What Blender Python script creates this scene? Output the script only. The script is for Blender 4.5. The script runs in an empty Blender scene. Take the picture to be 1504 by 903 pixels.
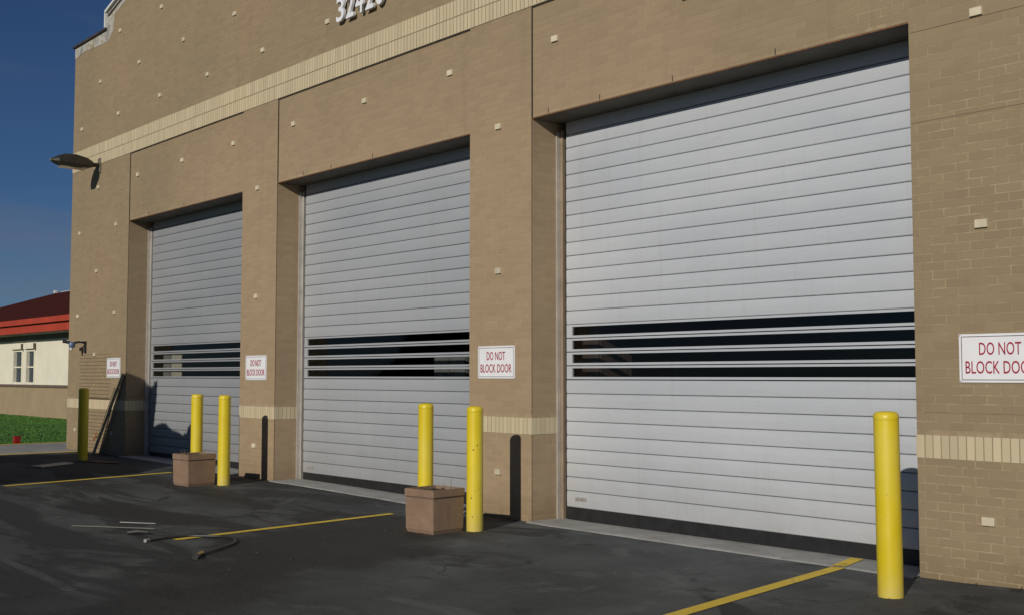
import bpy, bmesh, math, random
from mathutils import Vector, Matrix
random.seed(7)
S = bpy.context.scene
COL = S.collection
R_ = math.radians

# ------------------------------------------------------------------ camera
CAM_H, CAM_D = 1.5, 8.150291
YAW, PITCH, ROLL, FPX = R_(48.753835), R_(3.444152), R_(0.018583), 1653.0068
cd = bpy.data.cameras.new("camera")
cam = bpy.data.objects.new("camera", cd)
COL.objects.link(cam)
fw = Vector((-math.sin(YAW)*math.cos(PITCH), math.cos(YAW)*math.cos(PITCH), math.sin(PITCH)))
rt = Vector((math.cos(YAW), math.sin(YAW), 0)); up = rt.cross(fw)
c_, s_ = math.cos(ROLL), math.sin(ROLL)
rt, up = c_*rt + s_*up, -s_*rt + c_*up
M = Matrix((rt, up, -fw)).transposed().to_4x4()
M.translation = Vector((0, -CAM_D, CAM_H))
cam.matrix_world = M
cd.sensor_fit = 'HORIZONTAL'; cd.sensor_width = 36.0
cd.lens = FPX/1504*36.0
cd.clip_start = 0.05; cd.clip_end = 6000
S.camera = cam

# ------------------------------------------------------------------ world, sun, exposure
LDIR = Vector((-0.43, 1.0, -0.40)).normalized()
elev = math.asin(-LDIR.z)
sd = -LDIR
w = bpy.data.worlds.new("World"); S.world = w; w.use_nodes = True
nt = w.node_tree
bg = nt.nodes['Background']
sky = nt.nodes.new('ShaderNodeTexSky'); sky.sky_type = 'NISHITA'; sky.sun_disc = False
sky.sun_elevation = elev
sky.sun_rotation = math.atan2(sd.x, sd.y)
sky.altitude = 2500; sky.air_density = 1.0; sky.dust_density = 1.3; sky.ozone_density = 6.0
# a thin veil of cloud low in the sky
tc = nt.nodes.new('ShaderNodeTexCoord'); mp = nt.nodes.new('ShaderNodeMapping')
mp.inputs['Scale'].default_value = (1.4, 1.4, 11)
nz = nt.nodes.new('ShaderNodeTexNoise'); nz.inputs['Scale'].default_value = 1.6; nz.inputs['Detail'].default_value = 5
rp = nt.nodes.new('ShaderNodeValToRGB')
rp.color_ramp.elements[0].position = .44; rp.color_ramp.elements[0].color = (0, 0, 0, 1)
rp.color_ramp.elements[1].position = .72; rp.color_ramp.elements[1].color = (.42, .42, .42, 1)
mx = nt.nodes.new('ShaderNodeMix'); mx.data_type = 'RGBA'
mx.inputs[7].default_value = (2.2, 2.3, 2.7, 1)
nt.links.new(tc.outputs['Generated'], mp.inputs['Vector']); nt.links.new(mp.outputs[0], nz.inputs['Vector'])
nt.links.new(nz.outputs['Fac'], rp.inputs[0]); nt.links.new(rp.outputs[0], mx.inputs[0])
tint = nt.nodes.new('ShaderNodeMix'); tint.data_type = 'RGBA'; tint.blend_type = 'MULTIPLY'; tint.inputs[0].default_value = 1
tint.inputs[7].default_value = (.52, .55, .59, 1)
nt.links.new(sky.outputs[0], tint.inputs[6]); nt.links.new(tint.outputs[2], mx.inputs[6])
nt.links.new(mx.outputs[2], bg.inputs['Color'])
bg.inputs['Strength'].default_value = 0.064
sl = bpy.data.lights.new("sun", 'SUN'); sl.energy = 3.3; sl.angle = R_(0.5); sl.color = (1.0, 0.93, 0.82)
so = bpy.data.objects.new("sun", sl); COL.objects.link(so)
so.rotation_euler = LDIR.to_track_quat('-Z', 'Y').to_euler(); so.location = (20, -40, 20)
S.view_settings.view_transform = 'Standard'; S.view_settings.look = 'None'
S.view_settings.gamma = 1.0; S.view_settings.use_curve_mapping = False
S.view_settings.exposure = 0.0
S.render.engine = 'CYCLES'

# ------------------------------------------------------------------ material helpers
class NT:
    def __init__(s, name):
        s.m = bpy.data.materials.new(name); s.m.use_nodes = True
        s.t = s.m.node_tree; s.b = s.t.nodes['Principled BSDF']
    def n(s, typ, **kw):
        x = s.t.nodes.new(typ)
        for k, v in kw.items():
            if k.startswith('i_'): x.inputs[k[2:]].default_value = v
            else: setattr(x, k, v)
        return x
    def l(s, a, b): s.t.links.new(a, b)
    def pos(s, scale=(1, 1, 1)):
        g = s.n('ShaderNodeNewGeometry'); m = s.n('ShaderNodeMapping'); m.inputs['Scale'].default_value = scale
        s.l(g.outputs['Position'], m.inputs['Vector']); return m.outputs[0]
    def noise(s, scale=5, detail=4, rough=.55, vec=None, stretch=(1, 1, 1), dist=0):
        x = s.n('ShaderNodeTexNoise'); x.inputs['Scale'].default_value = scale; x.inputs['Detail'].default_value = detail
        x.inputs['Roughness'].default_value = rough; x.inputs['Distortion'].default_value = dist
        s.l(vec if vec else s.pos(stretch), x.inputs['Vector']); return x.outputs['Fac']
    def ramp(s, fac, stops, interp='LINEAR'):
        x = s.n('ShaderNodeValToRGB'); cr = x.color_ramp; cr.interpolation = interp
        while len(cr.elements) < len(stops): cr.elements.new(.5)
        for e, (p, c) in zip(cr.elements, stops):
            e.position = p; e.color = c if len(c) == 4 else (*c, 1)
        s.l(fac, x.inputs[0]); return x.outputs[0]
    def mix(s, fac, a, b, mode='MIX'):
        x = s.n('ShaderNodeMix', data_type='RGBA', blend_type=mode)
        for sock, v in ((0, fac), (6, a), (7, b)):
            if isinstance(v, (int, float)): x.inputs[sock].default_value = v
            elif isinstance(v, tuple): x.inputs[sock].default_value = v if len(v) == 4 else (*v, 1)
            else: s.l(v, x.inputs[sock])
        return x.outputs[2]
    def math(s, op, a, b=0., c=None, clamp=False):
        x = s.n('ShaderNodeMath', operation=op, use_clamp=clamp)
        for i, v in enumerate((a, b) if c is None else (a, b, c)):
            if isinstance(v, (int, float)): x.inputs[i].default_value = v
            else: s.l(v, x.inputs[i])
        return x.outputs[0]
    def col(s, v):
        if isinstance(v, tuple): s.b.inputs['Base Color'].default_value = (*v, 1)
        else: s.l(v, s.b.inputs['Base Color'])
        return s
    def set(s, **kw):
        for k, v in kw.items():
            k = {'rough': 'Roughness', 'metal': 'Metallic', 'spec': 'Specular IOR Level', 'trans': 'Transmission Weight', 'ior': 'IOR', 'coat': 'Coat Weight'}[k]
            if isinstance(v, (int, float)): s.b.inputs[k].default_value = v
            else: s.l(v, s.b.inputs[k])
        return s
    def bump(s, h, dist=.002, strength=.5):
        x = s.n('ShaderNodeBump'); x.inputs['Distance'].default_value = dist; x.inputs['Strength'].default_value = strength
        s.l(h, x.inputs['Height']); s.l(x.outputs[0], s.b.inputs['Normal']); return s

W1, W0 = (1, 1, 1), (0, 0, 0)
def simple(name, c, rough=.6, metal=0., var=.15, scale=6, bump=0.):
    t = NT(name)
    n = t.noise(scale, 5)
    lo = tuple(x*(1-var) for x in c); hi = tuple(min(1, x*(1+var)) for x in c)
    t.col(t.ramp(n, [(.3, lo), (.7, hi)])).set(rough=rough, metal=metal)
    if bump: t.bump(t.noise(scale*12, 3), bump, .6)
    return t.m

def wall_paint(name, base, mortar=False, mid_tint=1.0):
    """tan masonry paint: broad drifts of tone, fine roller texture, thin grime runs"""
    t = NT(name)
    big = t.noise(.35, 4, .5)
    c = t.ramp(big, [(.32, tuple(x*.93 for x in base)), (.5, base), (.68, (base[0]*1.07, base[1]*1.02, base[2]*1.0))])
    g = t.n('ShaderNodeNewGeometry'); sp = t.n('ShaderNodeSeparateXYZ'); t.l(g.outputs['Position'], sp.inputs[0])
    # pinker, paler tan around the middle bays, fading outwards and upwards
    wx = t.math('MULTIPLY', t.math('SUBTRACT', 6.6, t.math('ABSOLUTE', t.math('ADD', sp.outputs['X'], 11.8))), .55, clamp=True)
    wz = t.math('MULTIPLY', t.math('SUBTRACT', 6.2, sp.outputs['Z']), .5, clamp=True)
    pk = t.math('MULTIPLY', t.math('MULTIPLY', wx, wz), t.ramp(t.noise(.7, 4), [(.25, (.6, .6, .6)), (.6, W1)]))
    c = t.mix(t.math('MULTIPLY', pk, mid_tint), c, (base[0]*1.28, base[1]*1.22, base[2]*1.25))
    med = t.noise(2.3, 6, .6)
    c = t.mix(t.math('MULTIPLY', med, .16), c, t.ramp(med, [(.35, tuple(x*.80 for x in base)), (.65, tuple(x*1.12 for x in base))]))
    run = t.noise(1.0, 5, .6, stretch=(5.0, 5.0, .35))
    c = t.mix(t.ramp(run, [(.56, W0), (.78, (.22, .22, .22))]), c, tuple(x*.62 for x in base))
    # splash-back grime near the ground
    lowm = t.math('SUBTRACT', .30, sp.outputs['Z']); lowm = t.math('MULTIPLY', lowm, 2.0, clamp=True)
    lowm = t.math('MULTIPLY', lowm, t.noise(6, 5, .6))
    c = t.mix(lowm, c, (base[0]*.55, base[1]*.47, base[2]*.36))
    if mortar:
        # places where pale mortar shows through the paint: patches, more of them low down
        pm = t.noise(.9, 3, .5)
        hz = t.math('MULTIPLY', t.math('SUBTRACT', 2.6, sp.outputs['Z']), .035, clamp=True)
        xr = t.math('MULTIPLY', t.math('ADD', sp.outputs['X'], 6.0), .05, clamp=True)
        pm = t.math('ADD', t.math('ADD', pm, hz), xr)
        fine = t.noise(7.5, 4, .65)
        f = t.math('MULTIPLY', t.ramp(pm, [(.48, (.12, .12, .12)), (.66, W1)]), t.ramp(fine, [(.40, W0), (.62, (.85, .85, .85))]))
        joint_shade = t.math('MULTIPLY', t.math('MULTIPLY', t.math('SUBTRACT', -20.45, sp.outputs['X']), 6., clamp=True), t.math('MULTIPLY', t.math('ADD', sp.outputs['X'], 22.15), 6., clamp=True))
        joint_shade = t.math('MULTIPLY', joint_shade, t.math('MULTIPLY', t.math('SUBTRACT', 1.98, sp.outputs['Z']), 8., clamp=True))
        f = t.math('MULTIPLY', f, t.math('SUBTRACT', 1.0, joint_shade))
        c = t.mix(t.math('MULTIPLY', joint_shade, .8), c, (base[0]*.22, base[1]*.2, base[2]*.18))  # paints the shadow in the deeper joints of the left pier
        c = t.mix(f, c, (base[0]*1.45, base[1]*1.45, base[2]*1.45))
        pass
    # every brick took the paint a little differently
    gi = t.n('ShaderNodeNewGeometry'); oi = t.n('ShaderNodeObjectInfo')
    rv = t.math('FRACT', t.math('ADD', gi.outputs['Random Per Island'], oi.outputs['Random']))
    hs = t.n('ShaderNodeHueSaturation'); t.l(c, hs.inputs['Color']); t.l(t.math('MULTIPLY_ADD', rv, .11 if mid_tint else .16, .945 if mid_tint else .92), hs.inputs['Value'])
    if not mortar: c = hs.outputs[0]
    t.col(c).set(rough=.72, spec=.25)
    t.bump(t.noise(90, 3, .6), .0012, .5)
    return t.m

TAN = (.262, .203, .126)
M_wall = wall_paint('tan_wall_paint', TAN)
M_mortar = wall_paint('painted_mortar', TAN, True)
M_cream = wall_paint('cream_brick', (.50, .43, .29), mid_tint=0.0)
M_creamjoint = simple('cream_mortar', (.25, .20, .13), .85)
M_stud = simple('pale_glazed_header', (.56, .50, .37), .6, var=.28, scale=3)
M_joint = simple('dark_sealant', (.045, .038, .03), .8)
M_softjoint = simple('painted_expansion_joint', (.13, .10, .065), .8)
M_soffit = simple('rusty_lintel_steel', (.085, .075, .055), .7, var=.35, scale=3)

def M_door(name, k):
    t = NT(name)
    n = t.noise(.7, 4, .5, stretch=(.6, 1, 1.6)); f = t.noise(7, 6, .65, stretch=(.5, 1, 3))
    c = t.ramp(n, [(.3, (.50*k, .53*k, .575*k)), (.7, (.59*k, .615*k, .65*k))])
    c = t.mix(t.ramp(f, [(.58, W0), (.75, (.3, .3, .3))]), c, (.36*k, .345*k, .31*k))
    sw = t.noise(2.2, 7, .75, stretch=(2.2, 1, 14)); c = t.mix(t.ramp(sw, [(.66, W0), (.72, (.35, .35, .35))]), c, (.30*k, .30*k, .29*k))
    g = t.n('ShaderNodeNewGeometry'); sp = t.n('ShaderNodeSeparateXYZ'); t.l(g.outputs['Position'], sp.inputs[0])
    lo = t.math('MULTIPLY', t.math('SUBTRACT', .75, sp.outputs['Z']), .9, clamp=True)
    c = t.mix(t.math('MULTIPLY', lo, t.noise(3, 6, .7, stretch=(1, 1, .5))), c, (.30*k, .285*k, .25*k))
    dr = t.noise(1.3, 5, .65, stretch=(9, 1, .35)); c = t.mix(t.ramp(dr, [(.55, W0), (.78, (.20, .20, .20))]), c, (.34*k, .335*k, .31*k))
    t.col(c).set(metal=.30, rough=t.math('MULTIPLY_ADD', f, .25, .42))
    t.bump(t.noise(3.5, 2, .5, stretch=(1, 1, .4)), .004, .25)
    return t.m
M_slats = [M_door('weathered_silver_slat', .58), M_door('dull_silver_slat', .75), M_door('silver_slat', .98)]  # same silver on every door; the dimmer look at grazing view is painted in
M_slat = None
M_frame = simple('aluminium_frame', (.50, .52, .54), .38, .5, .06)
M_guide = simple('guide_rail_alu', (.52, .49, .45), .4, .5, .12)
M_guidetan = simple('guide_rail_tan', (.26, .20, .14), .5, .1, .15)
M_black = simple('black_rubber', (.012, .012, .013), .55, 0, .4, 9)
M_dark = simple('dark_recess', (.06, .06, .062), .8)
M_hood = simple('dark_hood_metal', (.13, .135, .15), .5, .3)

def glassm():
    t = NT('tinted_glass')
    out = t.t.nodes['Material Output']
    gl = t.n('ShaderNodeBsdfGlossy'); gl.inputs['Roughness'].default_value = .03; gl.inputs['Color'].default_value = (.9, .93, 1, 1)
    tr = t.n('ShaderNodeBsdfTransparent'); tr.inputs['Color'].default_value = (.80, .81, .80, 1)
    lw = t.n('ShaderNodeLayerWeight'); lw.inputs['Blend'].default_value = .5
    fr = t.math('MULTIPLY_ADD', t.math('POWER', lw.outputs['Facing'], 4.5), .34, .02)
    mx = t.n('ShaderNodeMixShader')
    t.l(fr, mx.inputs[0]); t.l(tr.outputs[0], mx.inputs[1]); t.l(gl.outputs[0], mx.inputs[2])
    t.l(mx.outputs[0], out.inputs['Surface']); t.t.nodes.remove(t.b)
    return t.m
M_glass = glassm()

def yellow():
    t = NT('yellow_bollard_plastic')
    n = t.noise(2.5, 5, .6, stretch=(1, 1, .6)); f = t.noise(38, 2, .5)
    c = t.ramp(n, [(.3, (.57, .44, .012)), (.7, (.66, .52, .016))])
    c = t.mix(t.ramp(f, [(.75, W0), (.77, (.6, .6, .6))]), c, (.12, .09, .04))
    fd = t.noise(1.6, 4, .6); c = t.mix(t.ramp(fd, [(.45, W0), (.7, (.5, .5, .5))]), c, (.62, .52, .10))
    g = t.n('ShaderNodeNewGeometry'); sp = t.n('ShaderNodeSeparateXYZ'); t.l(g.outputs['Position'], sp.inputs[0])
    low = t.math('MULTIPLY', t.math('SUBTRACT', .16, sp.outputs['Z']), 4.5, clamp=True)
    c = t.mix(t.math('MULTIPLY', low, t.noise(14, 4)), c, (.50, .40, .16))
    sc = t.noise(3, 6, .7, stretch=(8, 8, .8))
    c = t.mix(t.ramp(sc, [(.62, W0), (.8, (.35, .35, .35))]), c, (.40, .30, .03))
    t.col(c).set(rough=t.math('MULTIPLY_ADD', n, .3, .25), spec=.5)
    return t.m
M_yellow = yellow()

def asphalt():
    t = NT('asphalt')
    P = t.pos()
    big = t.noise(.42, 5, .6, dist=.4); med = t.noise(1.7, 6, .62); fine = t.noise(120, 2, .6); grit = t.noise(28, 4, .7)
    c = t.ramp(big, [(.36, (.036, .040, .043)), (.50, (.064, .071, .073)), (.62, (.100, .110, .112))])
    c = t.mix(.35, c, t.ramp(med, [(.35, (.033, .037, .040)), (.65, (.092, .102, .104))]))
    st = t.noise(.55, 7, .62, stretch=(1.0, 1.0, 1), dist=1.6)
    c = t.mix(t.ramp(st, [(.40, (.82, .82, .82)), (.44, W0)]), c, (.014, .0155, .0165))
    st2 = t.noise(.9, 7, .6, dist=2.2)
    c = t.mix(t.ramp(st2, [(.56, W0), (.62, (.5, .5, .5))]), c, (.125, .132, .130))
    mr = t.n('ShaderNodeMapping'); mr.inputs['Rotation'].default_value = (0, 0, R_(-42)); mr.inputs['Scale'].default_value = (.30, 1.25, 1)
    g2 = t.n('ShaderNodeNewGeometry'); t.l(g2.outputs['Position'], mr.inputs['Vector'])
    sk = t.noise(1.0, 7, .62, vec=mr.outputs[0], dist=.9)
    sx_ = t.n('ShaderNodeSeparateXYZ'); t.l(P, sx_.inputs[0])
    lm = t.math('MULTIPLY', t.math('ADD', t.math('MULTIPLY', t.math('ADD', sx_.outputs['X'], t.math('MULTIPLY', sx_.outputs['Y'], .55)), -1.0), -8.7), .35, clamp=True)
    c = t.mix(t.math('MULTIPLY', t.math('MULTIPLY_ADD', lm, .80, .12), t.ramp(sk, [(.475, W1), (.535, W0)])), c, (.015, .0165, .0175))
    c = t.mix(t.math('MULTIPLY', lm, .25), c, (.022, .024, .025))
    # sealcoat patches: soft-edged dark fields
    sp = t.n('ShaderNodeSeparateXYZ'); t.l(P, sp.inputs[0])
    def blob(cx, cy, rx, ry, ang, dark, soft=.35):
        nonlocal c, wet
        ca, sa = math.cos(R_(ang)), math.sin(R_(ang))
        dx = t.math('SUBTRACT', sp.outputs['X'], cx); dy = t.math('SUBTRACT', sp.outputs['Y'], cy)
        u = t.math('ADD', t.math('MULTIPLY', dx, ca/rx), t.math('MULTIPLY', dy, sa/rx))
        v = t.math('ADD', t.math('MULTIPLY', dx, -sa/ry), t.math('MULTIPLY', dy, ca/ry))
        d = t.math('SQRT', t.math('ADD', t.math('MULTIPLY', u, u), t.math('MULTIPLY', v, v)))
        d = t.math('ADD', d, t.math('MULTIPLY', t.math('SUBTRACT', warp, .5), 1.5))
        m = t.ramp(d, [(1-soft, W1), (1.0, W0)])
        c = t.mix(t.math('MULTIPLY', m, dark), c, (.010, .0105, .011))
        wet = t.math('MAXIMUM', wet, t.math('MULTIPLY', m, dark*.6))
    warp = t.noise(1.1, 5, .6, stretch=(1, 1, 1))
    wet = t.math('MULTIPLY', big, 0)
    blob(-9.1, -2.3, 2.4, 1.15, -54, .88)
    blob(-7.6, -4.6, 2.2, .8, 130, .6)
    blob(-12.6, -3.0, 1.6, .5, 10, .55)
    blob(-13.2, -1.5, 1.8, .45, -8, .5)
    blob(-7.3, -5.0, 1.5, .6, 120, .5)
    blob(-18.5, -1.2, 2.0, .9, 0, .6)
    blob(-16.5, -2.4, 2.0, .35, 15, .5)
    # pale scuffs
    sc = t.noise(1.3, 6, .7, stretch=(1.0, 3.0, 1)); c = t.mix(t.ramp(sc, [(.62, W0), (.80, (.45, .45, .45))]), c, (.085, .083, .076))
    c = t.mix(t.ramp(grit, [(.58, W0), (.70, (.6, .6, .6))]), c, (.10, .102, .10))
    mg = t.noise(52, 3, .8); c = t.mix(t.ramp(mg, [(.62, W0), (.70, (.6, .6, .6))]), c, (.14, .14, .135)); c = t.mix(t.ramp(mg, [(.30, (.6, .6, .6)), (.38, W0)]), c, (.016, .016, .017))
    c = t.mix(t.ramp(fine, [(.60, W0), (.72, (.7, .7, .7))]), c, (.15, .15, .14))
    c = t.mix(t.ramp(fine, [(.30, (.6, .6, .6)), (.40, W0)]), c, (.015, .015, .015))
    # hairline cracks
    vo = t.n('ShaderNodeTexVoronoi', feature='DISTANCE_TO_EDGE'); vo.inputs['Scale'].default_value = .28
    wv = t.n('ShaderNodeVectorMath', operation='ADD'); nn = t.n('ShaderNodeTexNoise'); nn.inputs['Scale'].default_value = 1.3; nn.inputs['Detail'].default_value = 6
    t.l(P, nn.inputs['Vector']); t.l(P, wv.inputs[0]); t.l(nn.outputs['Color'], wv.inputs[1]); t.l(wv.outputs[0], vo.inputs['Vector'])
    cr = t.ramp(vo.outputs['Distance'], [(.0015, (.7, .7, .7)), (.005, W0)])
    c = t.mix(t.math('MULTIPLY', cr, t.ramp(t.noise(.5, 2), [(.48, W0), (.6, W1)])), c, (.008, .008, .008))
    t.col(c)
    t.set(rough=t.math('SUBTRACT', .86, t.math('MULTIPLY', wet, .35)), spec=.35)
    t.bump(t.math('ADD', t.noise(140, 3, .7), t.math('MULTIPLY', grit, .8)), .004, .55)
    return t.m
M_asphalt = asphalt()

def lines():
    t = NT('worn_yellow_paint')
    n = t.noise(9, 6, .7); f = t.noise(70, 3, .6)
    c = t.ramp(n, [(.25, (.55, .38, .03)), (.6, (.74, .54, .05))])
    c = t.mix(t.ramp(t.math('ADD', t.math('MULTIPLY', n, .5), t.math('MULTIPLY', f, .5)), [(.55, W0), (.66, (.8, .8, .8))]), c, (.05, .048, .042))
    t.col(c).set(rough=.75); t.bump(f, .002, .5); return t.m
M_line = lines()
def conc():
    t = NT('grey_concrete')
    n = t.noise(3, 6, .65); f = t.noise(60, 3)
    c = t.ramp(n, [(.3, (.21, .21, .20)), (.7, (.36, .36, .345))])
    c = t.mix(t.ramp(t.noise(8, 5, .7), [(.6, W0), (.75, (.6, .6, .6))]), c, (.07, .068, .06))
    t.col(c).set(rough=.85); t.bump(f, .003, .5); return t.m
M_conc = conc()
M_grassbase = simple('lawn_soil', (.035, .10, .010), .9, 0, .3, 2)
M_grass = simple('grass_blades', (.05, .155, .012), .7, 0, .25, .8)
def planter_mat():
    t = NT('brown_aggregate_planter')
    n = t.noise(4, 6, .65); f = t.noise(110, 3, .7)
    c = t.ramp(n, [(.3, (.185, .115, .074)), (.7, (.245, .168, .112))])
    c = t.mix(t.ramp(f, [(.58, W0), (.66, (.5, .5, .5))]), c, (.36, .27, .20)); c = t.mix(t.ramp(f, [(.34, (.5, .5, .5)), (.42, W0)]), c, (.10, .06, .045))
    st = t.noise(2.5, 6, .7, stretch=(5, 5, 1)); c = t.mix(t.ramp(st, [(.55, W0), (.75, (.6, .6, .6))]), c, (.12, .085, .065))
    t.col(c).set(rough=.75); t.bump(f, .002, .6); return t.m
M_planter = planter_mat()
M_soil = simple('dry_potting_soil', (.05, .035, .022), .95, 0, .5, 25, .01)
M_stem = simple('dead_stem', (.16, .11, .06), .9)
M_sign = simple('white_sign_face', (.74, .75, .78), .35, 0, .04)
M_red = simple('maroon_lettering', (.33, .018, .05), .5, 0, .2, 30)
M_signline = simple('grey_sign_border', (.16, .14, .14), .5)
M_num = simple('white_enamel_numeral', (.74, .76, .80), .35, 0, .04)
M_lampm = simple('bronze_lamp_housing', (.035, .032, .026), .42, .3, .3)
M_lens = simple('lamp_lens', (.22, .20, .16), .2)
M_bluem = simple('blue_grey_plastic', (.10, .15, .27), .35)
M_blackm = simple('black_metal', (.02, .02, .022), .45, .3)
M_white = simple('white_trim', (.62, .63, .62), .5, 0, .08)
def flaked():
    t = NT('flaking_parapet_paint')
    n = t.noise(3.2, 6, .7, dist=.5)
    c = t.ramp(n, [(.30, (.13, .13, .12)), (.44, (.30, .29, .26)), (.50, (.42, .41, .37)), (.60, (.26, .21, .14)), (.7, (.30, .23, .14))])
    t.col(c).set(rough=.8); t.bump(n, .004, .4); return t.m
M_flake = flaked()
M_flash = simple('rusty_dark_flashing', (.05, .036, .032), .7, .1, .5, 4)
M_creamwall = simple('cream_stucco', (.68, .65, .53), .8, 0, .05, 2)
M_bgtan = simple('tan_wainscot', (.30, .23, .14), .8, 0, .08, 2)
M_brown = simple('brown_sill_trim', (.12, .085, .065), .7)
M_fascia = simple('red_fascia', (.38, .046, .020), .5, 0, .15, 1)
def rooft():
    t = NT('dark_red_roof')
    g = t.noise(1.2, 5, .6)
    t.col(t.ramp(g, [(.3, (.045, .010, .007)), (.7, (.07, .015, .010))])).set(rough=.9, spec=.08)
    return t.m
M_roof = rooft()
M_bgglass = NT('blue_grey_window'); M_bgglass.col((.03, .045, .06)).set(rough=.3, spec=.25); M_bgglass = M_bgglass.m
M_soffit2 = simple('grey_green_soffit', (.14, .14, .12), .8)
M_wood = simple('weathered_wood', (.17, .12, .06), .8, 0, .3, 14)
M_woodl = simple('pale_wood_edge', (.42, .34, .18), .75, 0, .2, 14)
M_hose = simple('black_hose', (.018, .018, .016), .4, 0, .3)
M_brass = simple('brass_nozzle', (.42, .32, .12), .4, .7)
M_rust = simple('rusty_pipe', (.26, .10, .03), .7, .2, .3, 30)
M_redplastic = simple('red_plastic', (.25, .012, .012), .45)
M_card = simple('pale_cardboard', (.50, .46, .36), .85, 0, .1, 6)
M_leaf = simple('shrub_leaf', (.055, .085, .025), .55, 0, .45, 3)
M_leafcore = simple('shrub_inner_foliage', (.02, .03, .01), .9)
M_bark = simple('bark', (.09, .06, .04), .9, 0, .3, 12)
M_litter = simple('dry_leaf_litter', (.22, .14, .07), .9, 0, .4, 40)
M_int = simple('garage_interior', (.10, .09, .08), .9)

# ------------------------------------------------------------------ mesh helpers
def link(o, parent=None):
    COL.objects.link(o)
    if parent: o.parent = parent
    return o
def obj(name, me, mat=None, parent=None, loc=(0, 0, 0), rz=0):
    o = bpy.data.objects.new(name, me)
    if mat and not me.materials: me.materials.append(mat)
    o.location = loc; o.rotation_euler = (0, 0, rz)
    return link(o, parent)
def empty(name, loc=(0, 0, 0), rz=0):
    o = bpy.data.objects.new(name, None); o.location = loc; o.rotation_euler = (0, 0, rz); o.empty_display_size = .2
    return link(o)
def tag(o, label=None, cat=None, group=None, kind=None):
    if label: o['label'] = label
    if cat: o['category'] = cat
    if group: o['group'] = group
    if kind: o['kind'] = kind
    return o
class MB:
    def __init__(s): s.bm = bmesh.new()
    def box(s, x0, x1, y0, y1, z0, z1, bev=0, mat=0):
        vs = [s.bm.verts.new(p) for p in ((x0,y0,z0),(x1,y0,z0),(x1,y1,z0),(x0,y1,z0),(x0,y0,z1),(x1,y0,z1),(x1,y1,z1),(x0,y1,z1))]
        fs = [s.bm.faces.new([vs[i] for i in f]) for f in ((0,3,2,1),(4,5,6,7),(0,1,5,4),(1,2,6,5),(2,3,7,6),(3,0,4,7))]
        for f in fs: f.material_index = mat
        if bev:
            es = {e for f in fs for e in f.edges}
            bmesh.ops.bevel(s.bm, geom=list(es), offset=bev, segments=2, affect='EDGES', profile=.7)
        return s
    def poly(s, pts):
        s.bm.faces.new([s.bm.verts.new(p) for p in pts]); return s
    def prism(s, pts, d):   # pts: polygon, extruded by vector d
        d = Vector(d); a = [s.bm.verts.new(p) for p in pts]; b = [s.bm.verts.new(Vector(p)+d) for p in pts]
        s.bm.faces.new(a); s.bm.faces.new(b[::-1]); n = len(a)
        for i in range(n): s.bm.faces.new((a[(i+1) % n], a[i], b[i], b[(i+1) % n]))
        bmesh.ops.recalc_face_normals(s.bm, faces=s.bm.faces[:]); return s
    def tube(s, pts, r, seg=10, cap=True):
        pts = [Vector(p) for p in pts]; rings = []
        rr = r if isinstance(r, (list, tuple)) else [r]*len(pts)
        prev = None
        for i, p in enumerate(pts):
            d = (pts[min(i+1, len(pts)-1)]-pts[max(i-1, 0)]).normalized()
            a = prev if prev is not None else (Vector((0, 0, 1)) if abs(d.z) < .9 else Vector((1, 0, 0)))
            a = (a-d*a.dot(d)).normalized(); b = d.cross(a); prev = a
            rings.append([s.bm.verts.new(p+(a*math.cos(2*math.pi*k/seg)+b*math.sin(2*math.pi*k/seg))*rr[i]) for k in range(seg)])
        for q, t in zip(rings, rings[1:]):
            for k in range(seg): s.bm.faces.new((q[k], q[(k+1) % seg], t[(k+1) % seg], t[k]))
        if cap: s.bm.faces.new(rings[0][::-1]); s.bm.faces.new(rings[-1])
        return s
    def lathe(s, prof, seg=24, ctr=(0, 0, 0)):
        rings = []
        for r, z in prof:
            if r < 1e-5: rings.append([s.bm.verts.new((ctr[0], ctr[1], ctr[2]+z))])
            else: rings.append([s.bm.verts.new((ctr[0]+r*math.cos(2*math.pi*k/seg), ctr[1]+r*math.sin(2*math.pi*k/seg), ctr[2]+z)) for k in range(seg)])
        for q, t in zip(rings, rings[1:]):
            for k in range(seg):
                a, b = q[k % len(q)], q[(k+1) % len(q)]; c, d = t[(k+1) % len(t)], t[k % len(t)]
                vs = []
                for v in (a, b, c, d):
                    if v not in vs: vs.append(v)
                if len(vs) > 2: s.bm.faces.new(vs)
        return s
    def mesh(s, name, smooth=False):
        me = bpy.data.meshes.new(name); s.bm.to_mesh(me); s.bm.free()
        if smooth:
            for p in me.polygons: p.use_smooth = True
            try: me.set_sharp_from_angle(angle=R_(40))
            except Exception: pass
        return me
    def build(s, name, mat=None, parent=None, loc=(0, 0, 0), rz=0, smooth=False):
        return obj(name, s.mesh(name, smooth), mat, parent, loc, rz)

# screen-free projection, used only to rank brick sizes
def persp(x, y, z):
    d = Vector((x, y+CAM_D, z-CAM_H)); k = d.dot(fw)
    return (752+FPX*d.dot(rt)/k, 451.5-FPX*d.dot(up)/k) if k > .1 else (-9e3, 0)

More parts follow.
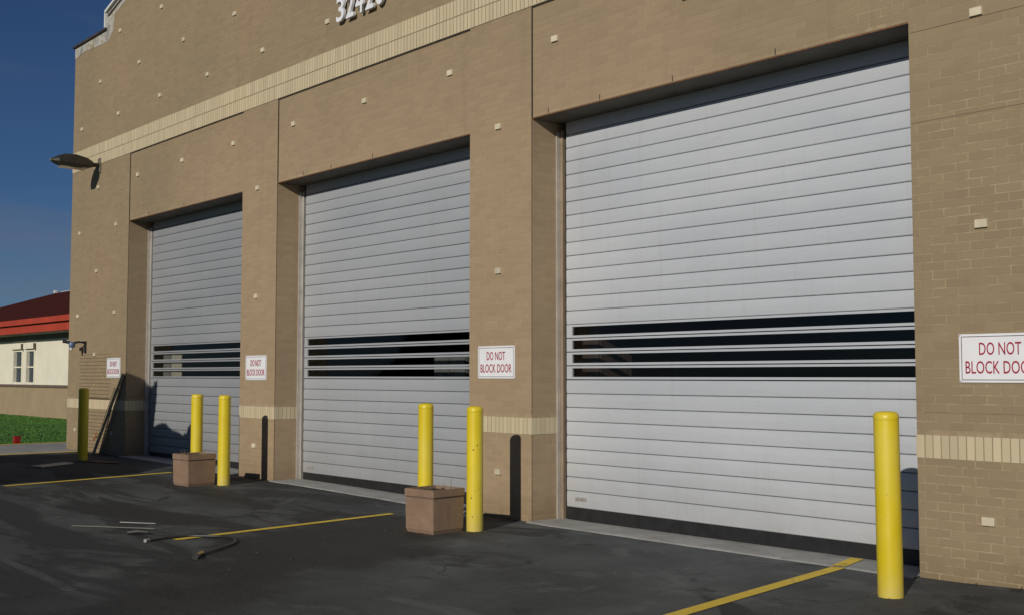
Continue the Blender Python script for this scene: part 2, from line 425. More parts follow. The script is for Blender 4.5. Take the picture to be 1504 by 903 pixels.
# ------------------------------------------------------------------ ground profile
GP = [(-60, .03), (-22, .05), (-19, .05), (-14.5, -.01), (-9, -.06), (-4.5, -.05), (-3.4, -.02), (60, -.02)]
def gz(x):
    for (a, za), (b, zb) in zip(GP, GP[1:]):
        if a <= x <= b:
            t = (x-a)/(b-a); t = t*t*(3-2*t); return za+(zb-za)*t
    return 0.
def sheet(x0, x1, y0, y1, nx, ny, dz=0., skew=0.):
    bm = bmesh.new(); g = []
    for i in range(nx+1):
        x = x0+(x1-x0)*i/nx
        g.append([bm.verts.new((x, y0+(y1-y0)*j/ny, gz(x)+dz)) for j in range(ny+1)])
    for i in range(nx):
        for j in range(ny): bm.faces.new((g[i][j], g[i+1][j], g[i+1][j+1], g[i][j+1]))
    me = bpy.data.meshes.new('sheet'); bm.to_mesh(me); bm.free(); return me
o = MB().poly([(-2500, -2500, -.14), (2500, -2500, -.14), (2500, 2500, -.14), (-2500, 2500, -.14)]).build('ground', M_grassbase); tag(o, 'distant ground', None, None, 'structure')
del o['label']
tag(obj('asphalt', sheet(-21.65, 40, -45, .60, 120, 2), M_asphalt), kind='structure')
# concrete walk beyond the asphalt, with a shallow kerb on the lawn side
tag(MB().box(-24.62, -21.655, -45, 30, -.1, .052, 0).build('concrete_walk', M_conc), kind='structure')
tag(MB().box(-24.78, -24.625, -45, 30, -.1, .062, .006).build('kerb', M_conc), kind='structure')
MBk = MB().box(-24.785, -24.66, -45, 30, .0655, .068)
tag(MBk.build('kerb_paint', M_line), kind='structure')
tag(MB().box(-21.80, -21.66, -45, -.02, .0555, .058).build('edge_line', M_line), kind='structure')
def grass_sheet():
    bm = bmesh.new(); n = 60; g = []
    for i in range(n+1):
        x = -24.8-60*(i/n)**1.5
        g.append([bm.verts.new((x, -45+75*j/40, .03+.01*math.sin(i*1.7+j*2.3))) for j in range(41)])
    for i in range(n):
        for j in range(40): bm.faces.new((g[i][j], g[i][j+1], g[i+1][j+1], g[i+1][j]))
    me = bpy.data.meshes.new('lawn'); bm.to_mesh(me); bm.free(); return me
tag(obj('lawn', grass_sheet(), M_grassbase), kind='structure')
def blades():
    vs, fs = [], []
    rnd = random.Random(3)
    for k in range(60000):
        t = rnd.random()**1.4; x = -24.8-22*t; y = -6+rnd.random()*(11.6)
        h = .025+.03*rnd.random(); a = rnd.random()*6.283; wdt = .010+.012*t
        lx, ly = (rnd.random()-.5)*.06, (rnd.random()-.5)*.06
        i = len(vs); vs += [(x-wdt*math.cos(a), y-wdt*math.sin(a), .02), (x+wdt*math.cos(a), y+wdt*math.sin(a), .02), (x+lx, y+ly, .02+h)]
        fs.append((i, i+1, i+2))
    me = bpy.data.meshes.new('grass'); me.from_pydata(vs, [], fs); return me
tag(obj('grass', blades(), M_grass), 'short green lawn grass beside the concrete walk', 'grass', None, 'stuff')

# yellow bay lines on the asphalt (x at the wall end, y start, x at far end, y end, width)
def bay_line(x0, y0, x1, y1, wd, dz=.005):
    bm = bmesh.new(); n = 16; rows = []
    d = Vector((x1-x0, y1-y0, 0)).normalized(); nrm = Vector((-d.y, d.x, 0))*wd/2
    for i in range(n+1):
        p = Vector((x0, y0, 0)).lerp(Vector((x1, y1, 0)), i/n)
        row = []
        for s in (-1, 1):
            q = p+nrm*s; row.append(bm.verts.new((q.x, q.y, gz(q.x)+dz)))
        rows.append(row)
    for a, b in zip(rows, rows[1:]): bm.faces.new((a[0], a[1], b[1], b[0]))
    me = bpy.data.meshes.new('bay_line'); bm.to_mesh(me); bm.free(); 
    o = obj('bay_line', me, M_line); tag(o, kind='structure'); return o
bay_line(-5.185, -.085, -4.715, -3.6, .115)
bay_line(-10.48, -.75, -10.20, -3.45, .095)
bay_line(-16.50, -.62, -16.05, -3.20, .10)

# ------------------------------------------------------------------ the fire station
XL, XR = -22.70, 4.0
DOORS = [(-19.845, -15.537), (-14.489, -10.035), (-8.977, -4.528)]
ZL = 4.29; DEP = .40
B0, B1 = .865, 1.05            # low soldier band
U0, U1 = 5.53, 5.94            # high double soldier band
ROOF = [(XL, 8.07), (-21.05, 8.11), (-21.05, 8.40), (-9.35, 11.6), (XR, 7.9)]
def top(x):
    for (a, za), (b, zb) in zip(ROOF, ROOF[1:]):
        if a <= x <= b and b > a: return za+(zb-za)*(x-a)/(b-a)
    return 8.
bld = empty('fire_station', (0, 0, 0))
tag(bld, 'tan painted brick fire station with three tall silver roll-up doors', 'building')
HP = .014   # the panels above the doors sit this far back
MT = .0011  # mortar sits this far behind the brick faces
# --- wall core (the painted mortar surface)
wm = MB()
piers = [(XL, DOORS[0][0]), (DOORS[0][1], DOORS[1][0]), (DOORS[1][1], DOORS[2][0]), (DOORS[2][1], XR)]
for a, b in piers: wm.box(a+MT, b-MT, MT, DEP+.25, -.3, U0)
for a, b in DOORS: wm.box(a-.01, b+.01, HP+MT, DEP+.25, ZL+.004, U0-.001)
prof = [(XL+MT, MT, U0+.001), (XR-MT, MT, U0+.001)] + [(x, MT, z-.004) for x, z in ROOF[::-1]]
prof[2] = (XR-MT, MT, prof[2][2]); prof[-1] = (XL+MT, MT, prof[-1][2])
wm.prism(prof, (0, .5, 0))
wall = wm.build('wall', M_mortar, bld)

bricks_stuff = {'wall': ([], []), 'band': ([], [])}
cand = []   # (area, kind, box)
rb = random.Random(11)
def add_brick(kind, x0, x1, y0, y1, z0, z1):
    cx, cy, cz = (x0+x1)/2, min(y0, y1), (z0+z1)/2
    a = persp(x0, y0, z0); b = persp(x1, y1 if kind.endswith('s') else y0, z1); m = persp(cx, (y0+y1)/2 if kind.endswith('s') else cy, cz)
    vis = 0 < m[0] < 1504 and 0 < m[1] < 903
    ar = abs(a[0]-b[0])*abs(a[1]-b[1]) if vis else 0
    cand.append((ar, kind, (x0, x1, y0, y1, z0, z1)))
PX, PZ, J = .2032, .0677, .0095
def field(x0, x1, z0, z1, yf=0., proud=0.):
    """running bond over a rectangle of a wall facing the street"""
    k = math.ceil((z0-.03)/PZ)
    zz = k*PZ
    if zz-z0 > .02: pass
    while zz < z1-.02:
        a0, a1 = max(zz+J/2, z0+.001), min(zz+PZ-J/2, z1-.001)
        off = (PX/2 if k % 2 else 0)
        xx = math.floor((x0-off)/PX)*PX+off
        while xx < x1:
            c0, c1 = max(xx+J/2, x0), min(xx+PX-J/2, x1)
            if c1-c0 > .025 and a1-a0 > .015:
                if z1 < 6 or a1 < min(top(c0), top(c1))-.02:
                    r = rb.uniform(-.0003, .0003)
                    add_brick('brick', c0, c1, yf+r-proud, yf+MT+.01, a0, a1)
            xx += PX
        zz += PZ; k += 1
def field_side(xf, y0, y1, z0, z1, sgn=1):
    """brick returns in the door reveals; sgn +1 faces +x"""
    k = math.ceil((z0-.03)/PZ); zz = k*PZ
    while zz < z1-.02:
        a0, a1 = max(zz+J/2, z0+.001), min(zz+PZ-J/2, z1-.001)
        ys = [0, PX/2, PX*1.5, DEP] if k % 2 else [0, PX, 2*PX-.005]
        for c0, c1 in zip(ys, ys[1:]):
            c0 = max(c0+(J/2 if c0 else .004), y0); c1 = min(c1-J/2, y1)
            if c1-c0 > .02 and a1-a0 > .015:
                if sgn > 0: add_brick('bricks', xf-MT-.01, xf, c0, c1, a0, a1)
                else: add_brick('bricks', xf, xf+MT+.01, c0, c1, a0, a1)
        zz += PZ; k += 1
for a, b in piers:
    field(a, b, -.08, B0); field(a, b, B1, U0)
for a, b in DOORS:
    field(a+.012, b-.012, ZL+.012, U0-.008, HP)
    field_side(a, 0, DEP, -.08, B0); field_side(a, 0, DEP, B1, ZL)
    field_side(b, 0, DEP, -.08, B0, -1); field_side(b, 0, DEP, B1, ZL, -1)
field(XL, XR, U1, 12.)
SW = .0664
def soldiers(x0, x1, z0, z1, yf=-.004):
    n = max(1, round((x1-x0)/SW)); d = (x1-x0)/n; jw = .0042 if z0 < 3 else .0062
    for i in range(n):
        add_brick('soldier', x0+i*d+jw, x0+(i+1)*d-jw, yf+rb.uniform(-.0012, .0012), MT+.01, z0+.004, z1-.004)
def soldiers_side(xf, z0, z1, sgn=1):
    n = round(DEP/SW); d = DEP/n
    for i in range(n):
        if sgn > 0: add_brick('soldiers', xf-.012, xf+.004, i*d+(.004 if i else -.004), (i+1)*d-.004, z0+.004, z1-.004)
        else: add_brick('soldiers', xf-.004, xf+.012, i*d+(.004 if i else -.004), (i+1)*d-.004, z0+.004, z1-.004)
for a, b in piers: soldiers(a, b, B0, B1)
for a, b in DOORS: soldiers_side(a, B0, B1); soldiers_side(b, B0, B1, -1)
soldiers(XL, XR, U0, (U0+U1)/2-.003, -.008); soldiers(XL, XR, (U0+U1)/2+.003, U1, -.008)

def box_data(b, vs, fs):
    x0, x1, y0, y1, z0, z1 = b; i = len(vs); e = .0008
    # front face slightly inset: a soft arris
    vs += [(x0, y1, z0), (x1, y1, z0), (x1, y1, z1), (x0, y1, z1), (x0, y0+e, z0), (x1, y0+e, z0), (x1, y0+e, z1), (x0, y0+e, z1),
           (x0+e, y0, z0+e), (x1-e, y0, z0+e), (x1-e, y0, z1-e), (x0+e, y0, z1-e)]
    fs += [(i+8, i+9, i+10, i+11)]
    for q in range(4):
        r = (q+1) % 4
        fs += [(i+4+q, i+4+r, i+8+r, i+8+q), (i+q, i+r, i+4+r, i+4+q)]
def side_data(b, vs, fs):
    x0, x1, y0, y1, z0, z1 = b; i = len(vs)
    vs += [(x0,y0,z0),(x1,y0,z0),(x1,y1,z0),(x0,y1,z0),(x0,y0,z1),(x1,y0,z1),(x1,y1,z1),(x0,y1,z1)]
    fs += [(i,i+3,i+2,i+1),(i+4,i+5,i+6,i+7),(i,i+1,i+5,i+4),(i+1,i+2,i+6,i+5),(i+2,i+3,i+7,i+6),(i+3,i,i+4,i+7)]
cache = {}
def emit(kind, name, mat, limit):
    lst = sorted([c for c in cand if c[1].rstrip('s') == kind], key=lambda c: -c[0])
    big, rest = [c for c in lst[:limit] if c[0] > 0], lst[limit:]
    rest += [c for c in lst[:limit] if c[0] <= 0]
    for ar, kd, b in big:
        ctr = ((b[0]+b[1])/2, (b[2]+b[3])/2, (b[4]+b[5])/2)
        key = (kd, round(b[1]-b[0], 4), round(b[3]-b[2], 3), round(b[5]-b[4], 4))
        if key not in cache:
            vs, fs = [], []
            lb = (b[0]-ctr[0], b[1]-ctr[0], b[2]-ctr[1], b[3]-ctr[1], b[4]-ctr[2], b[5]-ctr[2])
            (side_data if kd.endswith('s') else box_data)(lb, vs, fs)
            me = bpy.data.meshes.new(name); me.from_pydata(vs, [], fs); me.materials.append(mat); cache[key] = me
        o = bpy.data.objects.new(name, cache[key]); o.location = ctr; link(o, wall)
    vs, fs = [], []
    for ar, kd, b in rest: (side_data if kd.endswith('s') else box_data)(b, vs, fs)
    me = bpy.data.meshes.new(name+'work'); me.from_pydata(vs, [], fs)
    o = obj({'brick': 'brickwork', 'soldier': 'soldier_brickwork'}[kind], me, mat, wall); tag(o, kind='stuff')
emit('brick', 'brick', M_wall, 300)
emit('soldier', 'soldier_brick', M_cream, 300)
# mortar behind the cream bands is its own darker strip
bm_ = MB()
for a, b in piers: bm_.box(a-.0005, b+.0005, -.0005, .05, B0+.002, B1-.002)
for a, b in DOORS:
    bm_.box(a-.05, a+.0005, .05, DEP, B0+.002, B1-.002); bm_.box(b-.0005, b+.05, .05, DEP, B0+.002, B1-.002)
bm_.box(XL-.0005, XR, -.0035, .05, U0+.001, U1-.001)
bm_.build('band_mortar', M_creamjoint, wall)

# header bricks left proud of the face, on a diamond grid
sm = MB().box(-.047, .047, -.022, .02, -.031, .031, .003).mesh('header_brick'); sm.materials.append(M_stud)
pitch = 1.815
hx0 = -22.22
placed = []
rowsz = [(.445, 0), (1.90, 1), (2.66, 0), (3.48, 1), (4.285, 0), (5.09, 1), (6.36, 0), (7.14, 1), (7.93, 0), (8.73, 1), (9.5, 0)]
for z, par in rowsz:
    k = 0
    while True:
        x = hx0+k*pitch+(.905 if par else 0)
        k += 1
        if x > XR-.2: break
        if z < 4.29 and any(a-.08 < x < b+.08 for a, b in DOORS):
            continue
        x2 = x+{0: 0}.get(0, 0)
        if z > top(x)-.25: continue
        placed.append((x, z))
# the columns on the narrow piers are centred there
def snap(x, z):
    if z < 4.32:
        for a, b in piers[1:3]:
            if a-.3 < x < b+.3: return (a+b)/2
    return x
done = set()
extra = [(-15.06, z) for z in (.47, 2.67, 4.29)]+[(-9.52, z) for z in (.44, 2.66, 4.29)]+[(-3.97, z) for z in (.43, 2.63, 4.24)]
left = [(x, z) for x, z in placed if z > 4.4 or x < -20]+[(x, z) for x, z in placed if z < 4.4 and x > -3.3]
for x, z in left+extra:
    if not (x > -8 and 4.4 < z and False):
        over = any(a-.02 < x < b+.02 for a, b in DOORS) and z < U0
        obj('header_brick', sm, None, wall, (x, HP if over else 0, z))
# dark sealant joints, and a painted shadow line under the high band
jm = MB()
for a, b in DOORS:
    jm.box(a, a+.012, .001, HP+.02, ZL+.01, U0-.002)
    jm.box(a+.012, b, .003, HP+.02, U0-.013, U0-.004)
sj = MB(); sj.box(DOORS[2][1]+.01, XR, -.0012, .01, 3.475, 3.480); sj.box(DOORS[2][1]+.01, XR, -.0012, .01, 4.198, 4.202); sj.box(DOORS[2][1]+.05, -3.2, -.0012, .01, 1.2165, 1.2195); sj.build('painted_joint', M_softjoint, bld)
jm.build('control_joint', M_joint, bld)
# steel lintel plates (soffits), rusty at the lip
for a, b in DOORS:
    MB().box(a, b, HP-.006, DEP+.2, ZL-.004, ZL+.010).build('lintel', M_soffit, bld)
for a, b in DOORS:
    MB().box(a+.002, b-.002, HP-.009, HP-.0065, ZL-.0035, ZL+.003).build('lintel_lip', M_rust, bld)
for x in (-8.72, -7.95, -6.98, -5.80, -13.78, -13.05, -12.05, -19.0, -17.6):
    MB().box(x-.004, x+.004, HP-.004, HP+.004, ZL+.02, ZL+.075).build('weep_vent', M_joint, bld)
# roof deck, side and rear walls, floor: a closed dark hall behind the doors
rear = MB()
rear.box(XL+.004, XL+.3, .51, 15, -.3, 7.9); rear.box(XR-.3, XR-.004, .51, 15, -.3, 7.6); rear.box(XL+.004, XR-.004, 15, 15.3, -.3, 7.9)
rear.build('rear_wall', M_wall, bld)
MB().box(XL+.3, XR-.3, .5, 15, 6.6, 6.8).build('roof', M_conc, bld)
MB().box(XL+.3, XR-.3, .66, 15, -.25, -.02).build('hall_floor', M_int, bld)
MB().box(XL+.3, XR-.3, 9, 9.1, -.02, 6.6).build('partition', M_int, bld)
# parapet trim
fl = MB()
fl.prism([(XL-.004, -.006, 8.07), (XL-.004, -.006, 7.86), (-22.2, -.006, 7.92), (-21.6, -.006, 7.88), (-20.95, -.006, 7.86), (-20.72, -.006, 8.05), (-20.72, -.006, 8.49), (-21.05, -.006, 8.40), (-21.05, -.006, 8.11)], (0, .012, 0))
fl.prism([(-20.72, -.006, 8.30), (-9.35, -.006, 11.41), (XR, -.006, 7.7), (XR, -.006, 7.9), (-9.35, -.006, 11.6), (-20.72, -.006, 8.49)], (0, .012, 0))
fl.build('parapet_edge', M_flake, bld)
cp = MB(); cp.box(XL-.04, -21.05, -.05, .53, 8.085, 8.125, .006); cp.build('coping', M_flash, bld)
cp = MB()
cp.box(-21.095, -21.055, -.055, .53, 8.13, 8.44, .006)
cp.prism([(-21.095, -.055, 8.41), (-9.35, -.055, 11.62), (XR, -.055, 7.92), (XR, -.055, 7.97), (-9.35, -.055, 11.67), (-21.095, -.055, 8.46)], (0, .585, 0))
cp.build('gable_coping', M_white, bld)
dp = MB().prism([(-20.98, -.022, 8.33), (-9.35, -.022, 11.52), (-9.35, -.022, 11.56), (-20.98, -.022, 8.37)], (0, .01, 0)); dp.build('drip_edge', M_flash, bld)

# --- roll-up doors
PITCH_S = .1497
def slat_mesh(wd, h, name='slat'):
    # slightly crowned slat with rolled edges
    prof = [(-.004, .0), (-.010, .006), (-.0125, h*.3), (-.0135, h*.5), (-.0125, h*.7), (-.010, h-.011), (-.003, h-.0058), (.012, h-.0058), (.012, 0)]
    bm = bmesh.new(); n = 6; rows = []
    for i in range(n+1):
        x = -wd/2+wd*i/n; rows.append([bm.verts.new((x, y, z)) for y, z in prof])
    for a, b in zip(rows, rows[1:]):
        for k in range(len(prof)):
            k2 = (k+1) % len(prof); bm.faces.new((a[k], b[k], b[k2], a[k2]))
    bm.faces.new(rows[0]); bm.faces.new(rows[-1][::-1])
    bmesh.ops.recalc_face_normals(bm, faces=bm.faces[:])
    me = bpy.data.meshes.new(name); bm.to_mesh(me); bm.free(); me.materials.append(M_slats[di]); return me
rs = random.Random(5)
WD = {}
for di, (a, b) in enumerate(DOORS):
    ZS0 = (.125, .10, .085)[di]
    c0, c1 = a+.108, b-.108
    wd = c1-c0; cx = (c0+c1)/2; yd = DEP+.035
    # backing curtain: two sheets above and below the vision slats
    d = MB(); d.box(c0-.03, c1+.03, yd+.012, yd+.03, ZS0+.02, .26+8*PITCH_S-.002); d.box(c0-.03, c1+.03, yd+.012, yd+.03, .26+12*PITCH_S, 4.45)
    door = d.build('roll_up_door', M_dark, bld)
    tag(door, ['roll-up door with a pale sheet behind its windows, far left bay', 'roll-up door in the middle bay', 'largest looking roll-up door, right bay'][di])
    sm_ = slat_mesh(wd, PITCH_S)
    for k in range(0, 28):
        z = .26+PITCH_S*k
        if 8 <= k < 12:
            # window slat: rails, end stiles, pane
            f = MB(); hh = PITCH_S
            f.box(c0, c1, yd-.0135, yd+.012, z+.0045, z+.029, .002)
            f.box(c0, c1, yd-.0135, yd+.012, z+hh-.027, z+hh-.005, .002)
            f.box(c0, c0+.085, yd-.0125, yd+.011, z+.029, z+hh-.027); f.box(c1-.085, c1, yd-.0125, yd+.011, z+.029, z+hh-.027)
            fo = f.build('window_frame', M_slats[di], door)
            MB().box(c0+.08, c1-.08, yd+.002, yd+.006, z+.02, z+hh-.02).build('window_pane', M_glass, door)
            continue
        o = bpy.data.objects.new('slat', sm_); o.location = (cx, yd+rs.uniform(-.0012, .0012), z); link(o, door)
        o.rotation_euler = (rs.uniform(-.006, .006), 0, 0)
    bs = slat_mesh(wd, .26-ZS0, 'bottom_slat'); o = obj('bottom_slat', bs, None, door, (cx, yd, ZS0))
    g0 = gz(cx)
    sh = .035 if di == 0 else 0
    MB().box(c0, c1, yd-.006, yd+.02, min(gz(c0), gz(c1))-.02, ZS0-.003, .004).build('bottom_seal', M_black, door)
    # small latch plate stamped low on the door
    if di:
        l = MB(); l.box(c0+.13, c0+.30, yd-.016, yd-.011, .155, .195, .002); l.box(c0+.15, c0+.28, yd-.019, yd-.0155, .165, .185, .001)
        l.build('latch_plate', simple('worn_latch', (.33, .31, .29), .5, .3, .3, 30), door)
    # guide rails each side
    for sx, nm in ((1, 'l'), (-1, 'r')):
        e = a if sx > 0 else b
        def X(v): return e+sx*v
        def bx(mb, v0, v1, *r, **k): mb.box(min(X(v0), X(v1)), max(X(v0), X(v1)), *r, **k)
        g = MB(); bx(g, .0, .022, DEP-.035, DEP+.06, -.06, ZL-.10, bev=.002); g.build('guide_rail', M_guide, door)
        g = MB(); bx(g, .024, .062, DEP+.012, DEP+.06, -.06, ZL-.08, bev=.002); g.build('guide_angle', M_guidetan if di == 2 else M_guide, door)
        g = MB(); bx(g, .064, .118, DEP+.050, DEP+.07, -.06, ZL-.005); g.build('guide_brush', M_black, door)
    # threshold
    x0, x1 = a+.0, b-.0
    bm = bmesh.new(); rows = []
    for i in range(25):
        x = x0+(x1-x0)*i/24; j = rs.uniform(-.012, .012); z = gz(x)
        rows.append([bm.verts.new(p) for p in ((x, -.085+j, z-.03), (x, -.085+j, z+.004), (x, -.06+j, z+.012), (x, .66, z+.006))])
    for p, q in zip(rows, rows[1:]):
        for k in range(3): bm.faces.new((p[k], q[k], q[k+1], p[k+1]))
    me = bpy.data.meshes.new('door_apron'); bm.to_mesh(me); bm.free(); tag(obj('door_apron', me, M_conc), kind='structure')
# the line running up onto the right apron
bay_line(-5.29, .36, -5.185, -.092, .112, .0165)

# added sheets and boxes standing in for tones seen through the glass
def inside(name, x0, x1, z0, z1, mat, lab, cat, y=.475):
    o = MB().box(x0, x1, y, y+.012, z0, z1).build(name, mat); tag(o, lab, cat); return o
inside('cream_sheet', -18.99, -18.58, 1.40, 1.93, M_card, 'pale cream sheet seen behind the window slats of the far left door', 'sheet')
inside('grey_sheet', -19.32, -19.02, 1.40, 1.93, simple('grey_card', (.22, .23, .23), .8), 'grey sheet left of the cream one behind the far left door windows', 'sheet')
def patch_box(x0, x1, h, mat, label):  # plain box added for a toned patch behind the glass
    e = empty('cabinet', ((x0+x1)/2, .95, -.02)); tag(e, label, 'cabinet'); wd = x1-x0
    MB().box(-wd/2, wd/2, -.25, .25, 0, h, .006).build('cabinet_body', mat, e)
    for sx in (-1, 1):
        d = MB().box(min(sx*.006, sx*(wd/2-.01)), max(sx*.006, sx*(wd/2-.01)), -.272, -.252, .06, h-.03, .004).build('cabinet_door', mat, e)
patch_box(-11.60, -10.95, 1.78, simple('grey_cabinet_paint', (.20, .20, .21), .6), 'grey cabinet behind the lower window slats of the middle door')
patch_box(-9.10, -8.62, 2.1, simple('brown_cabinet_paint', (.09, .06, .05), .6), 'dark brown cabinet behind the left end of the right door windows')

# ------------------------------------------------------------------ numerals and signs
def text_mesh(body, size, name, extrude=0., sx=1.0, bold=0.0):
    cu = bpy.data.curves.new(name, 'FONT'); cu.body = body; cu.size = size; cu.extrude = extrude; cu.offset = bold
    cu.align_x = 'CENTER'; cu.align_y = 'CENTER'; cu.resolution_u = 3
    ob = bpy.data.objects.new(name, cu); COL.objects.link(ob)
    dg = bpy.context.evaluated_depsgraph_get(); me = bpy.data.meshes.new_from_object(ob.evaluated_get(dg))
    bpy.data.objects.remove(ob); bpy.data.curves.remove(cu)
    xs = [v.co.x for v in me.vertices]; ys = [v.co.y for v in me.vertices]
    me.transform(Matrix.Translation((-(min(xs)+max(xs))/2, -(min(ys)+max(ys))/2, 0)))
    me.transform(Matrix.Rotation(math.pi/2, 4, 'X') @ Matrix.Diagonal((sx, 1, 1, 1)))
    me.materials.clear(); return me
def fit(me, wd, h):
    xs = [v.co.x for v in me.vertices]; zs = [v.co.z for v in me.vertices]
    me.transform(Matrix.Diagonal((wd/(max(xs)-min(xs)), 1, h/(max(zs)-min(zs)), 1))); return me
NX0, NP, NZ, NH = -12.73, .232, 6.415, .33
for i, ch in enumerate('32420'):
    me = fit(text_mesh(ch, .4, 'house_numeral', .018, bold=.006), .185, NH)
    obj('house_numeral', me, M_num, bld, (NX0+i*NP, -.055, NZ-.012*i*0))
def make_sign(x0, zt, label):
    wd, h = .628, .362
    s = empty('warning_sign', (x0+wd/2, -.006, zt-h/2)); tag(s, label, 'sign', 'DO NOT BLOCK DOOR signs')
    MB().box(-wd/2, wd/2, -.005, .004, -h/2, h/2, .0015).build('sign_panel', M_sign, s)
    bd = MB(); t = .006; q = .020
    for z in (-h/2+q, h/2-q): bd.box(-wd/2+q, wd/2-q, -.0065, -.004, z-t/2, z+t/2)
    for x in (-wd/2+q, wd/2-q): bd.box(x-t/2, x+t/2, -.0063, -.004, -h/2+q, h/2-q)
    bd.build('sign_border', M_signline, s)
    for body, ww, z in (('DO NOT', .315, .070), ('BLOCK DOOR', .53, -.068)):
        me = fit(text_mesh(body, .12, 'lettering', .0008, bold=.0005), ww, .094); o = obj('lettering', me, M_red, s, (0, -.007, z))
    bl = MB()
    for sx in (-1, 1):
        for sz in (-1, 1): bl.lathe([(.0, -.001), (.006, 0)], 8, (0, 0, 0)) if False else bl.box(sx*(wd/2-.01)-.004, sx*(wd/2-.01)+.004, -.008, -.004, sz*(h/2-.01)-.004, sz*(h/2-.01)+.004)
    bl.build('rivet', M_signline, s)
make_sign(-20.70, 1.822, 'white DO NOT BLOCK DOOR sign on the left end pier, beside the security camera')
make_sign(-15.345, 1.795, 'white DO NOT BLOCK DOOR sign on the narrow pier between the left and middle doors')
make_sign(-9.868, 1.83, 'white DO NOT BLOCK DOOR sign on the narrow pier between the middle and right doors')
make_sign(-4.165, 1.812, 'large looking white DO NOT BLOCK DOOR sign cut off at the right edge')

# ------------------------------------------------------------------ bollards
BH = 1.285
def bollard(x, y, ztop, label, lean=0., r=.084):
    zb = gz(x); h = ztop-zb
    e = empty('bollard', (x, y, zb)); tag(e, label, 'bollard', 'yellow bollards guarding the door piers')
    rim = .012
    MB().lathe([(r*.985, -.05), (r, .0), (r*1.004, .03), (r, h*.5), (r*.99, h-.075), (r*.99, h-.062)], 32).build('sleeve', M_yellow, e, smooth=True)
    MB().lathe([(r*.992, h-.0615), (r*1.01, h-.054), (r*1.005, h-.04), (r*.95, h-.018), (r*.78, h-.006), (r*.4, h-.001), (0, h)], 32).build('cap', M_yellow, e, smooth=True)
    e.rotation_euler = (0, lean, 0); return e
bollard(-4.262, -.88, 1.250, 'big yellow bollard in front of the right door beside the right pier', R_(-.5), .088)
bol3 = bollard(-8.86, -.88, 1.192, 'yellow bollard at the right side of the middle brown planter', 0)
bollard(-9.90, -.72, 1.20, 'yellow bollard rising behind the middle brown planter')
bollard(-14.40, -.82, 1.23, 'yellow bollard at the right side of the left brown planter')
bollard(-15.27, -.81, 1.234, 'yellow bollard rising behind the left brown planter')
bollard(-19.50, -.87, 1.285, 'shaded olive yellow bollard standing alone before the left end pier')
# chips of paint knocked off the bollard by the middle planter
ch = MB(); cz = gz(-8.86)
for ang, z, q in ((4, .86, .010), (-3, .815, .012), (6, .42, .007), (0, .405, .006), (-6, .335, .012), (-4, .15, .010), (14, .36, .006)):
    a_ = math.atan2(-CAM_D+.88, 8.86)+R_(ang*4); rr = .0855
    q *= .62; ch.lathe([(0, .0015), (q*.7, .001), (q, 0)], 7)
    new = ch.bm.verts[:] if False else None
    ch.bm.verts.ensure_lookup_table()
    for v in list(ch.bm.verts)[-15:]:
        p = v.co.copy(); n = Vector((math.cos(a_), math.sin(a_), 0)); tt = Vector((-math.sin(a_), math.cos(a_), 0))
        v.co = n*(rr+p.z)+tt*p.x+Vector((0, 0, z+p.y))
ch.build('paint_chips', M_blackm, bol3)

